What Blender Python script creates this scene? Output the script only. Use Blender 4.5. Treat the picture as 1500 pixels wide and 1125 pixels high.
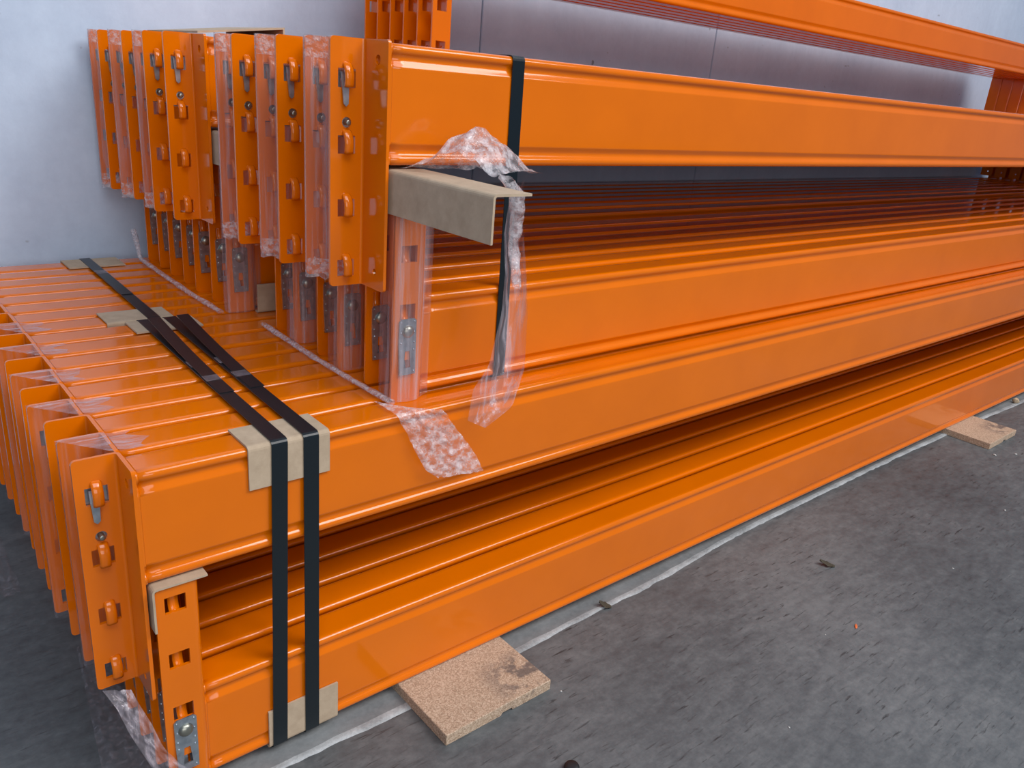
import bpy, bmesh, math, random
from mathutils import Vector, Matrix, noise

random.seed(7)
sc = bpy.context.scene
for o in list(bpy.data.objects):
    bpy.data.objects.remove(o)
COL = sc.collection

# ------------------------------------------------------------------ camera
CAM = Vector((-0.2017, -0.794, 0.8493))
RT = Vector((0.76527219, -0.63892536, 0.07831257))     # image right
DN = Vector((-0.1662091, -0.31366355, -0.93487417))    # image down
FW = Vector((0.62187861, 0.70241695, -0.3462332))      # view direction
FPX = 1180.2
cam = bpy.data.cameras.new('camera')
cam.sensor_width = 36.0
cam.lens = FPX / 1500 * 36
cam.clip_start = 0.02
camo = bpy.data.objects.new('camera', cam)
COL.objects.link(camo)
m = Matrix.Identity(4)
for r in range(3):
    m[r][0], m[r][1], m[r][2], m[r][3] = RT[r], -DN[r], -FW[r], CAM[r]
camo.matrix_world = m
sc.camera = camo

# ------------------------------------------------------------------ world, lights, exposure
w = bpy.data.worlds.new('warehouse_ambient')
sc.world = w
w.use_nodes = True
bg = w.node_tree.nodes['Background']
bg.inputs[0].default_value = (0.30, 0.55, 1.0, 1)
bg.inputs[1].default_value = 0.19


def area(name, loc, target, sx, sy, power, col=(1, 1, 1)):
    l = bpy.data.lights.new(name, 'AREA')
    l.shape = 'RECTANGLE'
    l.size, l.size_y, l.energy, l.color = sx, sy, power, col
    o = bpy.data.objects.new(name, l)
    COL.objects.link(o)
    o.location = loc
    o.rotation_euler = (Vector(target) - Vector(loc)).to_track_quat('-Z', 'Y').to_euler()
    return o


area('high_window', (3.3, -3.7, 4.6), (0.6, 0.3, 0.6), 3.0, 2.2, 205, (1.0, 0.97, 0.93))
area('front_fill', (-2.4, -6.6, 2.3), (0.6, 0.3, 0.6), 6.0, 3.0, 165, (1.0, 0.98, 0.96))  # added soft fill from front left for hook legs and faces; no door built
area('overhead_fill', (0.3, -3.9, 6.0), (0.3, -3.6, 0.0), 7.0, 3.6, 370, (0.96, 0.98, 1.0))  # added overhead fill to lift the left tops and left wall; no roof built

sc.view_settings.view_transform = 'Standard'
sc.view_settings.look = 'None'
sc.view_settings.gamma = 1
sc.view_settings.use_curve_mapping = False
sc.view_settings.exposure = -0.05


# ------------------------------------------------------------------ pixel helpers (direction only; depth from the touched plane)
def ray(p):
    return RT * ((p[0] - 750) / FPX) + DN * ((p[1] - 562.5) / FPX) + FW


def on_y(p, y):
    d = ray(p)
    return CAM + d * ((y - CAM.y) / d.y)


def on_z(p, z):
    d = ray(p)
    return CAM + d * ((z - CAM.z) / d.z)


def on_x(p, x):
    d = ray(p)
    return CAM + d * ((x - CAM.x) / d.x)


# ------------------------------------------------------------------ materials
def new_mat(name):
    mt = bpy.data.materials.new(name)
    mt.use_nodes = True
    nt = mt.node_tree
    return mt, nt, nt.nodes['Principled BSDF']


def node(nt, t, **kw):
    n = nt.nodes.new(t)
    for k, v in kw.items():
        if k.startswith('i_'):
            key = k[2:]
            n.inputs[int(key) if key.isdigit() else key].default_value = v
        else:
            setattr(n, k, v)
    return n


def ramp(nt, src, stops):
    r = nt.nodes.new('ShaderNodeValToRGB')
    el = r.color_ramp.elements
    while len(el) < len(stops):
        el.new(0.5)
    for e, (p, c) in zip(el, stops):
        e.position = p
        e.color = c if len(c) == 4 else (*c, 1)
    nt.links.new(src, r.inputs[0])
    return r


def coords(nt, scale=(1, 1, 1), kind='Object', rot=(0, 0, 0)):
    tc = nt.nodes.new('ShaderNodeTexCoord')
    mp = nt.nodes.new('ShaderNodeMapping')
    mp.inputs['Scale'].default_value = scale
    mp.inputs['Rotation'].default_value = rot
    nt.links.new(tc.outputs[kind], mp.inputs[0])
    return mp.outputs[0]


def noise_tex(nt, vec, scale, detail=4, rough=0.55):
    n = node(nt, 'ShaderNodeTexNoise')
    n.inputs['Scale'].default_value = scale
    n.inputs['Detail'].default_value = detail
    n.inputs['Roughness'].default_value = rough
    nt.links.new(vec, n.inputs['Vector'])
    return n.outputs['Fac']


def bump(nt, b, src, strength, dist=0.001):
    bn = node(nt, 'ShaderNodeBump')
    bn.inputs['Strength'].default_value = strength
    bn.inputs['Distance'].default_value = dist
    nt.links.new(src, bn.inputs['Height'])
    nt.links.new(bn.outputs[0], b.inputs['Normal'])


def make_orange():
    mt, nt, b = new_mat('orange_powder_coat')
    v = coords(nt)
    n1 = noise_tex(nt, v, 9, 3)
    cr = ramp(nt, n1, [(0.3, (0.70, 0.147, 0.0003)), (0.7, (0.75, 0.160, 0.0003))])
    nt.links.new(cr.outputs[0], b.inputs['Base Color'])
    b.inputs['Roughness'].default_value = 0.14
    b.inputs['Coat Weight'].default_value = 0.5
    b.inputs['Coat Roughness'].default_value = 0.05
    b.inputs['IOR'].default_value = 1.45
    b.inputs['Specular IOR Level'].default_value = 0.36
    n2 = noise_tex(nt, v, 260, 2)
    bump(nt, b, n2, 0.12, 0.0004)
    return mt


def make_simple(name, col, rough, metal=0.0, bscale=0, bstr=0.2):
    mt, nt, b = new_mat(name)
    b.inputs['Base Color'].default_value = (*col, 1)
    b.inputs['Roughness'].default_value = rough
    b.inputs['Metallic'].default_value = metal
    if bscale:
        v = coords(nt)
        n = noise_tex(nt, v, bscale, 3)
        bump(nt, b, n, bstr, 0.0006)
    return mt


def make_zinc():
    mt, nt, b = new_mat('galvanised_steel')
    v = coords(nt)
    n = noise_tex(nt, v, 120, 3)
    cr = ramp(nt, n, [(0.3, (0.34, 0.40, 0.46)), (0.7, (0.52, 0.58, 0.64))])
    nt.links.new(cr.outputs[0], b.inputs['Base Color'])
    b.inputs['Metallic'].default_value = 0.85
    b.inputs['Roughness'].default_value = 0.33
    return mt


def make_card():
    mt, nt, b = new_mat('grey_cardboard')
    v = coords(nt)
    n = noise_tex(nt, v, 45, 5, 0.7)
    n2 = noise_tex(nt, v, 600, 2)
    cr = ramp(nt, n, [(0.3, (0.40, 0.30, 0.205)), (0.7, (0.50, 0.385, 0.27))])
    nt.links.new(cr.outputs[0], b.inputs['Base Color'])
    b.inputs['Roughness'].default_value = 0.8
    bump(nt, b, n2, 0.25, 0.0005)
    return mt


def make_chip():
    mt, nt, b = new_mat('particle_board')
    v = coords(nt)
    vo = node(nt, 'ShaderNodeTexVoronoi')
    vo.inputs['Scale'].default_value = 650
    nt.links.new(v, vo.inputs['Vector'])
    n = noise_tex(nt, v, 330, 4, 0.7)
    mx = node(nt, 'ShaderNodeMath', operation='ADD')
    sep = node(nt, 'ShaderNodeSeparateColor')
    nt.links.new(vo.outputs['Color'], sep.inputs[0])
    mu = node(nt, 'ShaderNodeMath', operation='MULTIPLY', i_1=0.35)
    nt.links.new(sep.outputs[0], mu.inputs[0])
    mu2 = node(nt, 'ShaderNodeMath', operation='MULTIPLY', i_1=0.75)
    nt.links.new(n, mu2.inputs[0])
    nt.links.new(mu.outputs[0], mx.inputs[0])
    nt.links.new(mu2.outputs[0], mx.inputs[1])
    cr = ramp(nt, mx.outputs[0], [(0.25, (0.23, 0.145, 0.092)), (0.5, (0.42, 0.295, 0.20)), (0.75, (0.60, 0.46, 0.34))])
    # tyre scuff with its own outline near the outer corner
    tc = nt.nodes.new('ShaderNodeTexCoord')
    sp = node(nt, 'ShaderNodeSeparateXYZ')
    nt.links.new(tc.outputs['Object'], sp.inputs[0])
    wv = node(nt, 'ShaderNodeTexWave')
    wv.inputs['Scale'].default_value = 26
    wv.inputs['Distortion'].default_value = 5
    nt.links.new(tc.outputs['Object'], wv.inputs['Vector'])
    gx = node(nt, 'ShaderNodeMapRange', i_1=0.0, i_2=0.05)
    nt.links.new(sp.outputs[0], gx.inputs[0])
    gy = node(nt, 'ShaderNodeMapRange', i_1=-0.03, i_2=-0.06)
    nt.links.new(sp.outputs[1], gy.inputs[0])
    ns = noise_tex(nt, v, 38, 3)
    th = node(nt, 'ShaderNodeMapRange', i_1=0.47, i_2=0.56)
    nt.links.new(ns, th.inputs[0])
    p1 = node(nt, 'ShaderNodeMath', operation='MULTIPLY')
    nt.links.new(gx.outputs[0], p1.inputs[0])
    nt.links.new(gy.outputs[0], p1.inputs[1])
    p2 = node(nt, 'ShaderNodeMath', operation='MULTIPLY')
    nt.links.new(p1.outputs[0], p2.inputs[0])
    nt.links.new(th.outputs[0], p2.inputs[1])
    p3 = node(nt, 'ShaderNodeMath', operation='MULTIPLY', i_1=0.8)
    nt.links.new(p2.outputs[0], p3.inputs[0])
    mix = node(nt, 'ShaderNodeMixRGB', i_2=(0.10, 0.08, 0.075, 1))
    nt.links.new(p3.outputs[0], mix.inputs[0])
    nt.links.new(cr.outputs[0], mix.inputs[1])
    nt.links.new(mix.outputs[0], b.inputs['Base Color'])
    b.inputs['Roughness'].default_value = 0.75
    bump(nt, b, n, 0.4, 0.0008)
    return mt


def make_floor():
    mt, nt, b = new_mat('dark_trowelled_concrete')
    v = coords(nt, (1, 1, 1), 'Object')
    big = noise_tex(nt, v, 1.3, 5, 0.6)
    v2 = coords(nt, (5.0, 15.0, 1), 'Object', (0, 0, math.radians(55)))
    streak = noise_tex(nt, v2, 3.2, 6, 0.72)
    fine = noise_tex(nt, v, 70, 4, 0.7)
    a1 = node(nt, 'ShaderNodeMath', operation='MULTIPLY', i_1=0.45)
    nt.links.new(big, a1.inputs[0])
    a2 = node(nt, 'ShaderNodeMath', operation='MULTIPLY_ADD', i_1=0.33)
    nt.links.new(streak, a2.inputs[0])
    nt.links.new(a1.outputs[0], a2.inputs[2])
    a3 = node(nt, 'ShaderNodeMath', operation='MULTIPLY_ADD', i_1=0.22)
    nt.links.new(fine, a3.inputs[0])
    nt.links.new(a2.outputs[0], a3.inputs[2])
    cr = ramp(nt, a3.outputs[0], [(0.36, (0.048, 0.054, 0.058)), (0.5, (0.098, 0.107, 0.112)), (0.64, (0.168, 0.176, 0.178))])
    # dark scuffs, thin and slanted
    v3 = coords(nt, (14, 110, 1), 'Object', (0, 0, math.radians(62)))
    sc_ = noise_tex(nt, v3, 1.6, 3, 0.6)
    msk = ramp(nt, sc_, [(0.585, (0, 0, 0)), (0.68, (1, 1, 1))])
    patch = node(nt, 'ShaderNodeMapRange', i_1=0.40, i_2=0.62, i_3=0.05, i_4=0.95)
    nt.links.new(noise_tex(nt, v, 5.5, 3, 0.6), patch.inputs[0])
    mk = node(nt, 'ShaderNodeMath', operation='MULTIPLY')
    nt.links.new(msk.outputs[0], mk.inputs[0])
    nt.links.new(patch.outputs[0], mk.inputs[1])
    mix = node(nt, 'ShaderNodeMixRGB', i_2=(0.03, 0.031, 0.032, 1))
    nt.links.new(mk.outputs[0], mix.inputs[0])
    nt.links.new(cr.outputs[0], mix.inputs[1])
    # pale speckles
    sp = noise_tex(nt, v, 160, 1, 0.3)
    m2 = ramp(nt, sp, [(0.86, (0, 0, 0)), (0.90, (1, 1, 1))])
    mix2 = node(nt, 'ShaderNodeMixRGB', i_2=(0.5, 0.5, 0.48, 1))
    nt.links.new(m2.outputs[0], mix2.inputs[0])
    nt.links.new(mix.outputs[0], mix2.inputs[1])
    nt.links.new(mix2.outputs[0], b.inputs['Base Color'])
    rr = node(nt, 'ShaderNodeMapRange', i_1=0.3, i_2=0.7, i_3=0.42, i_4=0.62)
    nt.links.new(streak, rr.inputs[0])
    nt.links.new(rr.outputs[0], b.inputs['Roughness'])
    bump(nt, b, a3.outputs[0], 0.35, 0.002)
    return mt


def make_pale_concrete(name, lo, hi, sc1, bstr):
    mt, nt, b = new_mat(name)
    v = coords(nt, (1, 1, 1), 'Object')
    n1 = noise_tex(nt, v, sc1, 6, 0.62)
    n2 = noise_tex(nt, v, sc1 * 14, 4, 0.7)
    v3 = coords(nt, (9, 9, 0.9), 'Object')
    n3 = noise_tex(nt, v3, 1.0, 4, 0.6)
    a = node(nt, 'ShaderNodeMath', operation='MULTIPLY', i_1=0.45)
    nt.links.new(n1, a.inputs[0])
    a2 = node(nt, 'ShaderNodeMath', operation='MULTIPLY_ADD', i_1=0.25)
    nt.links.new(n2, a2.inputs[0])
    nt.links.new(a.outputs[0], a2.inputs[2])
    a3 = node(nt, 'ShaderNodeMath', operation='MULTIPLY_ADD', i_1=0.3)
    nt.links.new(n3, a3.inputs[0])
    nt.links.new(a2.outputs[0], a3.inputs[2])
    cr = ramp(nt, a3.outputs[0], [(0.36, lo), (0.62, hi)])
    pits = noise_tex(nt, v, sc1 * 15, 1, 0.2)
    pm = ramp(nt, pits, [(0.80, (0, 0, 0)), (0.85, (1, 1, 1))])
    mx = node(nt, 'ShaderNodeMixRGB', i_2=(0.12, 0.125, 0.13, 1))
    pk = node(nt, 'ShaderNodeMath', operation='MULTIPLY', i_1=0.7)
    nt.links.new(pm.outputs[0], pk.inputs[0])
    nt.links.new(pk.outputs[0], mx.inputs[0])
    nt.links.new(cr.outputs[0], mx.inputs[1])
    nt.links.new(mx.outputs[0], b.inputs['Base Color'])
    b.inputs['Roughness'].default_value = 0.72
    bump(nt, b, n2, bstr, 0.002)
    return mt


def make_film(name, base, gain, scale=(1, 1, 1), nscale=60.0, lo=0.46, hi=0.70, rough=0.08, bstr=0.5, bscale=0.0, col=(0.66, 0.58, 0.64, 1)):
    mt = bpy.data.materials.new(name)
    mt.use_nodes = True
    nt = mt.node_tree
    nt.nodes.clear()
    out = node(nt, 'ShaderNodeOutputMaterial')
    tr = node(nt, 'ShaderNodeBsdfTransparent')
    tr.inputs[0].default_value = (0.97, 0.955, 0.96, 1)
    pb = node(nt, 'ShaderNodeBsdfPrincipled')
    pb.inputs['Base Color'].default_value = col
    pb.inputs['Roughness'].default_value = rough
    pb.inputs['IOR'].default_value = 1.9
    v = coords(nt, scale)
    n = noise_tex(nt, v, nscale, 4, 0.65)
    mr = node(nt, 'ShaderNodeMapRange', i_1=lo, i_2=hi, i_3=base, i_4=base + gain)
    nt.links.new(n, mr.inputs[0])
    mix = node(nt, 'ShaderNodeMixShader')
    nt.links.new(mr.outputs[0], mix.inputs[0])
    nt.links.new(tr.outputs[0], mix.inputs[1])
    nt.links.new(pb.outputs[0], mix.inputs[2])
    bn = node(nt, 'ShaderNodeBump')
    bn.inputs['Strength'].default_value = bstr
    bn.inputs['Distance'].default_value = 0.004
    nt.links.new(noise_tex(nt, v, bscale, 3, 0.6) if bscale else n, bn.inputs['Height'])
    nt.links.new(bn.outputs[0], pb.inputs['Normal'])
    nt.links.new(mix.outputs[0], out.inputs[0])
    return mt


ORANGE = make_orange()
ZINC = make_zinc()
BOLT = make_simple('yellow_zinc_rivet', (0.34, 0.34, 0.29), 0.35, 0.9)
CARD = make_card()
CHIP = make_chip()
STRAPM = make_simple('black_polyester_strap', (0.006, 0.011, 0.015), 0.33, 0.0, 300, 0.12)
FLOORM = make_floor()
WALLM = make_pale_concrete('pale_precast_concrete', (0.45, 0.54, 0.69), (0.56, 0.665, 0.82), 3.0, 0.25)
JOINTM = make_pale_concrete('pale_joint_mortar', (0.17, 0.18, 0.185), (0.48, 0.50, 0.51), 14.0, 0.6)
SLABM = make_pale_concrete('grey_slab_concrete', (0.13, 0.14, 0.145), (0.25, 0.26, 0.265), 7.0, 0.4)
DARKM = make_simple('dark_recess', (0.05, 0.052, 0.055), 0.9)
FILM_V = make_film('stretch_film_upright', 0.10, 0.35, (120, 120, 5), 1.0)
FILM_L = make_film('stretch_film_light', 0.035, 0.16, (120, 120, 5), 1.0)
FILM_T = make_film('stretch_film_taut', 0.16, 0.45, (16, 120, 20), 1.4)
FILM_C = make_film('stretch_film_crumpled', 0.13, 0.55, (1, 1, 1), 75.0, 0.40, 0.66, 0.05, 1.0, 120.0, (0.84, 0.79, 0.83, 1))
FILM_E = make_film('stretch_film_gathered', 0.14, 0.45, (1, 1, 1), 130.0, 0.40, 0.66, 0.08, 1.0, 200.0, (0.86, 0.80, 0.84, 1))
TAPE = make_film('clear_tape', 0.10, 0.12, (1, 1, 1), 60.0)
BLACK = make_simple('black_rubber', (0.012, 0.013, 0.015), 0.5)
LEAF = make_simple('dry_leaf', (0.06, 0.048, 0.03), 0.8)
WOODCHIP = make_simple('pale_wood_chip', (0.5, 0.38, 0.25), 0.8)
ORANGECHIP = make_simple('orange_plastic_scrap', (0.75, 0.17, 0.05), 0.5)
WHITECHIP = make_simple('pale_concrete_chip', (0.5, 0.5, 0.48), 0.8)


# ------------------------------------------------------------------ object helpers
def link_mesh(name, me, parent=None):
    o = bpy.data.objects.new(name, me)
    COL.objects.link(o)
    if parent is not None:
        o.parent = parent
    return o


def build(name, verts, faces, mat, smooth=False):
    me = bpy.data.meshes.new(name)
    me.from_pydata([tuple(v) for v in verts], [], faces)
    me.materials.append(mat)
    if smooth:
        me.polygons.foreach_set('use_smooth', [True] * len(me.polygons))
    me.update()
    return me


def fix_normals(me):
    bm = bmesh.new()
    bm.from_mesh(me)
    bmesh.ops.recalc_face_normals(bm, faces=bm.faces)
    bm.to_mesh(me)
    bm.free()
    return me


def tag(o, label=None, cat=None, group=None, kind=None):
    if label:
        o['label'] = label
    if cat:
        o['category'] = cat
    if group:
        o['group'] = group
    if kind:
        o['kind'] = kind
    return o


def empty(name, loc):
    o = bpy.data.objects.new(name, None)
    o.empty_display_size = 0.02
    o.location = loc
    COL.objects.link(o)
    return o


def box_data(x0, x1, y0, y1, z0, z1, bev=0.0):
    bm = bmesh.new()
    bmesh.ops.create_cube(bm, size=1)
    for v in bm.verts:
        v.co = Vector((x0 + (v.co.x + .5) * (x1 - x0), y0 + (v.co.y + .5) * (y1 - y0), z0 + (v.co.z + .5) * (z1 - z0)))
    if bev:
        bmesh.ops.bevel(bm, geom=bm.edges[:], offset=bev, segments=2, affect='EDGES')
    return bm


def bm_mesh(name, bm, mat):
    me = bpy.data.meshes.new(name)
    bm.to_mesh(me)
    bm.free()
    me.materials.append(mat)
    return me


def sheet(name, faces2d, fmap, mat, smooth_angle=None):
    """faces2d: list of lists of (t,s) keys; fmap(t,s,side)->Vector; makes a closed plate of two skins and its edges."""
    key = {}
    pts = []

    def idx(p):
        k = (round(p[0], 6), round(p[1], 6))
        if k not in key:
            key[k] = len(pts)
            pts.append(k)
        return key[k]
    F = [[idx(p) for p in f] for f in faces2d]
    n = len(pts)
    V = [fmap(p[0], p[1], 0) for p in pts] + [fmap(p[0], p[1], 1) for p in pts]
    faces = [tuple(f) for f in F] + [tuple(i + n for i in reversed(f)) for f in F]
    cnt = {}
    for f in F:
        for a, b in zip(f, f[1:] + f[:1]):
            cnt[(a, b)] = cnt.get((a, b), 0) + 1
    for (a, b) in cnt:
        if (b, a) not in cnt:
            faces.append((b, a, a + n, b + n))
    me = build(name, V, faces, mat)
    return fix_normals(me)


def grid_cells(ts, ss, skip):
    out = []
    for i in range(len(ts) - 1):
        for j in range(len(ss) - 1):
            c = (ts[i], ts[i + 1], ss[j], ss[j + 1])
            if skip(c):
                continue
            out.append([(c[0], c[2]), (c[1], c[2]), (c[1], c[3]), (c[0], c[3])])
    return out


def ring_cell(t0, t1, s0, s1, tc, sc_, r, n=12):
    """square cell with a round hole, as quads/tris between outline and circle"""
    out = []
    # outline points in ccw order matched with circle points
    circ = [(tc + r * math.cos(2 * math.pi * k / n + math.pi / 4), sc_ + r * math.sin(2 * math.pi * k / n + math.pi / 4)) for k in range(n)]
    corners = [(t1, s1), (t0, s1), (t0, s0), (t1, s0)]
    q = n // 4
    for c in range(4):
        a = corners[c]
        b_ = corners[(c + 1) % 4]
        for k in range(q):
            p0 = circ[c * q + k]
            p1 = circ[(c * q + k + 1) % n]
            if k < q // 2 + (q % 2) - 0 and k < (q + 1) // 2:
                out.append([p0, a, p1])
            else:
                out.append([p0, b_, p1])
            if k == (q + 1) // 2 - 1:
                out.append([p1, a, b_])
    return out


# ------------------------------------------------------------------ rack beam parts
CL = 0.292          # connector length
EXT = 0.003         # connector stands this far past the beam
TH = 0.004
SLOTS = [0.012, 0.087, 0.162, 0.237]
SLOT_H = 0.021
LEGX = 0.048


def make_beam_profile(D, H, rr=0.0064, gd=0.0042):
    pts = []

    def arc(cy, cz, r, a0, a1, n):
        for k in range(n + 1):
            a = math.radians(a0 + (a1 - a0) * k / n)
            pts.append((cy + r * math.cos(a), cz + r * math.sin(a)))
    # front side going up (y = 0 is outermost)
    half = []
    half += [(0.5 * D, 0.0), (rr + 0.004, 0.0)]
    pts.clear()
    arc(rr, rr, rr, 270, 180 - 52, 9)            # bottom roll
    half += list(pts)
    zg = 0.0165
    half += [(gd * 0.95, zg - 0.003), (gd, zg), (gd * 0.9, zg + 0.0022)]
    half += [(gd * 0.5, zg + 0.0048), (0.0012, zg + 0.0070), (0.0005, zg + 0.0080), (0.0002, zg + 0.0092), (0.0002, zg + 0.0105)]
    top = [(y, H - z) for (y, z) in reversed(half)]
    front = half + top
    back = [(D - y, z) for (y, z) in reversed(front)]
    out = []
    for p in front + back:
        if not out or (abs(p[0] - out[-1][0]) + abs(p[1] - out[-1][1])) > 1e-5:
            out.append(p)
    if abs(out[0][0] - out[-1][0]) + abs(out[0][1] - out[-1][1]) < 1e-5:
        out.pop()
    return out


def beam_mesh(name, L, D, H):
    pr = make_beam_profile(D, H)
    n = len(pr)
    xs = [0.0, 0.02, L - 0.02, L]
    V = [(x, y, z) for x in xs for (y, z) in pr]
    F = []
    flat = []
    for s in range(len(xs) - 1):
        for k in range(n):
            a, b_ = k, (k + 1) % n
            F.append((s * n + a, s * n + b_, (s + 1) * n + b_, (s + 1) * n + a))
            ln = math.hypot(pr[a][0] - pr[b_][0], pr[a][1] - pr[b_][1])
            flat.append(ln > 0.006)
    F.append(tuple(reversed(range(n))))
    F.append(tuple(range((len(xs) - 1) * n, len(xs) * n)))
    flat += [True, True]
    me = build(name, V, F, ORANGE)
    fix_normals(me)
    me.polygons.foreach_set('use_smooth', [not f for f in flat])
    return me


class Kit:
    """all meshes of one beam type, in the hanging pose: beam at the top, connector reaching down, hook leg at the back"""

    def __init__(self, L, D, H):
        self.L, self.D, self.H = L, D, H
        self.body = beam_mesh('beam_body', L, D, H)
        self.yo = D + 0.0065
        ro, ri = 0.007, 0.003
        a = LEGX - ro
        arcl = 0.0078
        pl = self.yo - ro + 0.001
        tmax = a + arcl + pl
        z0 = H + EXT - CL
        xc = 0.0215                                  # slot centre in t
        sw = 0.0115
        hole_t, hr = xc, 0.0062

        def fmap_side(mir):
            def fmap(t, s, side):
                r = ro if side == 0 else ri
                yoff = self.yo if side == 0 else self.yo - TH
                if t <= a:
                    x, y = -LEGX + t, yoff
                elif t <= a + arcl:
                    th = (t - a) / arcl * math.pi / 2
                    x, y = -ro + r * math.sin(th), self.yo - ro + r * math.cos(th)
                else:
                    x, y = (0.0 if side == 0 else -TH), self.yo - ro - (t - a - arcl)
                if mir:
                    x = L - x
                return Vector((x, y, z0 + s))
            return fmap
        ts = [0, 0.005, xc - sw, xc + sw, a] + [a + arcl * k / 5 for k in range(1, 6)] + [tmax - 0.030 if tmax - 0.030 > a + arcl + 0.002 else a + arcl + 0.003, tmax - 0.014, tmax - 0.004, tmax]
        ss = sorted(set([0, 0.005, CL - 0.005, CL, 0.190, 0.206, 0.014, 0.030, CL - 0.030, CL - 0.014] + SLOTS + [s + SLOT_H for s in SLOTS]))
        hole_cells = [(ts[-4], ts[-3], 0.014, 0.030, 0.0042), (ts[-4], ts[-3], CL - 0.030, CL - 0.014, 0.0056)]

        def inside(c, r):
            return c[0] > r[0] - 1e-7 and c[1] < r[1] + 1e-7 and c[2] > r[2] - 1e-7 and c[3] < r[3] + 1e-7

        def skip(c):
            if abs(c[0] - (xc - sw)) < 1e-7:
                for s in SLOTS:
                    if inside(c, (xc - sw, xc + sw, s, s + SLOT_H)):
                        return True
                if inside(c, (xc - sw, xc + sw, 0.190, 0.206)):
                    return True
            for h in hole_cells:
                if inside(c, h[:4]):
                    return True
            if c[0] < 1e-7 and (c[2] < 1e-7 or c[3] > CL - 1e-7):
                return True
            if c[1] > tmax - 1e-7 and (c[2] < 1e-7 or c[3] > CL - 1e-7):
                return True
            return False
        cells = grid_cells(ts, ss, skip)
        # cells that share an edge with a hole cell keep plain corners, hole cells may be split by other cuts: rebuild as one
        cells += ring_cell(xc - sw, xc + sw, 0.190, 0.206, xc, 0.198, hr)
        for h in hole_cells:
            sub = [s for s in ss if h[2] - 1e-7 <= s <= h[3] + 1e-7]
            cells += ring_cell(h[0], h[1], sub[0], sub[-1], (h[0] + h[1]) / 2, (h[2] + h[3]) / 2, h[4])
        r = 0.005
        for (t0, dt, s0, ds) in ((0, 1, 0, 1), (0, 1, CL, -1), (tmax, -0.8, 0, 1), (tmax, -0.8, CL, -1)):
            c0 = (t0 + r * dt, s0 + r * ds)
            arc = []
            for k in range(5):
                an = math.pi / 2 * k / 4
                arc.append((c0[0] - r * dt * math.cos(an), c0[1] - r * ds * math.sin(an)))
            poly = [c0] + arc
            if dt * ds < 0:
                poly = [c0] + arc[::-1]
            cells.append(poly)
        self.conn = sheet('connector', cells, fmap_side(False), ORANGE)
        self.conn_r = sheet('connector_far', cells, fmap_side(True), ORANGE)
        for me in (self.conn, self.conn_r):
            me.name = 'connector'
        # hook tongue (root at its top, bulging to the hollow side of the angle)
        prof = [(0.0285, -0.0015), (0.0258, 0.0022), (0.0215, 0.0056), (0.0160, 0.0076), (0.0100, 0.0080), (0.0040, 0.0074), (0.0006, 0.0066)]
        self.hook = []
        for s0 in SLOTS:
            V, F = [], []
            hw = 0.0056
            cx = -LEGX + xc
            N = len(prof)
            for k, (s, o) in enumerate(prof):
                kp, kn = prof[max(k - 1, 0)], prof[min(k + 1, N - 1)]
                d = Vector((kn[0] - kp[0], kn[1] - kp[1])).normalized()
                nx = Vector((-d.y, d.x))                  # sideways in (s,o)
                if nx.y < 0:
                    nx = -nx
                for (wx, off) in ((-hw, 0), (-hw, 0.0028), (-hw * 0.6, 0.0042), (hw * 0.6, 0.0042), (hw, 0.0028), (hw, 0)):
                    o2 = o + nx.y * (off - 0.003)
                    s2 = s + nx.x * (off - 0.003)
                    V.append((cx + wx, self.yo - TH - o2, z0 + s0 + s2))
            for k in range(N - 1):
                for j in range(6):
                    j2 = (j + 1) % 6
                    F.append((k * 6 + j, k * 6 + j2, (k + 1) * 6 + j2, (k + 1) * 6 + j))
            F.append(tuple(range(6)))
            F.append(tuple(reversed(range((N - 1) * 6, N * 6))))
            me = fix_normals(build('hook', V, F, ORANGE, True))
            self.hook.append(me)
        # safety lock plate on the outer side of the hook leg with a tongue through the last slot
        cx = -LEGX + xc
        wt, wb = 0.0135, 0.0125

        def lmap(t, s, side):
            bowl = 0.0 if s < 0.181 + 0.036 else 0.0022 * (s - 0.217) / 0.037
            return Vector((cx + t, self.yo + 0.0004 + bowl + (0.0016 if side == 0 else 0), z0 + s))
        lc = []
        s0, s1 = 0.181, 0.256
        W = 0.0130
        win = [(-0.0055, 0.247), (0.0055, 0.247), (0.0035, 0.224), (-0.0035, 0.224)]
        lc.append([(-W, s0 + 0.003), (-W + 0.003, s0), (W - 0.003, s0), (W, s0 + 0.003), (W, 0.217), (-W, 0.217)])
        lc.append([(-W, 0.217), (W, 0.217), (0.0035, 0.224), (-0.0035, 0.224)])
        lc.append([(-W, 0.217), (-0.0035, 0.224), (-0.0055, 0.247), (-W * 0.92, s1)])
        lc.append([(W, 0.217), (W * 0.92, s1), (0.0055, 0.247), (0.0035, 0.224)])
        lc.append([(-0.0055, 0.247), (0.0055, 0.247), (W * 0.92, s1), (-W * 0.92, s1)])
        me = sheet('safety_lock', lc, lmap, ZINC)
        bm = bmesh.new()
        bm.from_mesh(me)
        for (dx, s) in ((-0.010, 0.185), (0.010, 0.185), (-0.010, 0.199), (0.010, 0.199), (-0.010, 0.213), (0.010, 0.213), (-0.0095, 0.223), (0.0095, 0.223), (-0.009, 0.252), (0.009, 0.252)):
            p = lmap(dx, s, 0)
            q = bmesh.ops.create_uvsphere(bm, u_segments=8, v_segments=5, radius=0.0012)
            for v in q['verts']:
                v.co = v.co + p
        # tongue lying over the hollow face, just under slot four
        tv = [(-0.0045, 0.254, -0.002), (0.0045, 0.254, -0.002), (0.0045, 0.240, -0.0052), (-0.0045, 0.240, -0.0052), (-0.0032, 0.219, -0.0068), (0.0032, 0.219, -0.0068), (0.0, 0.216, -0.0068)]
        tv2 = []
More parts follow.
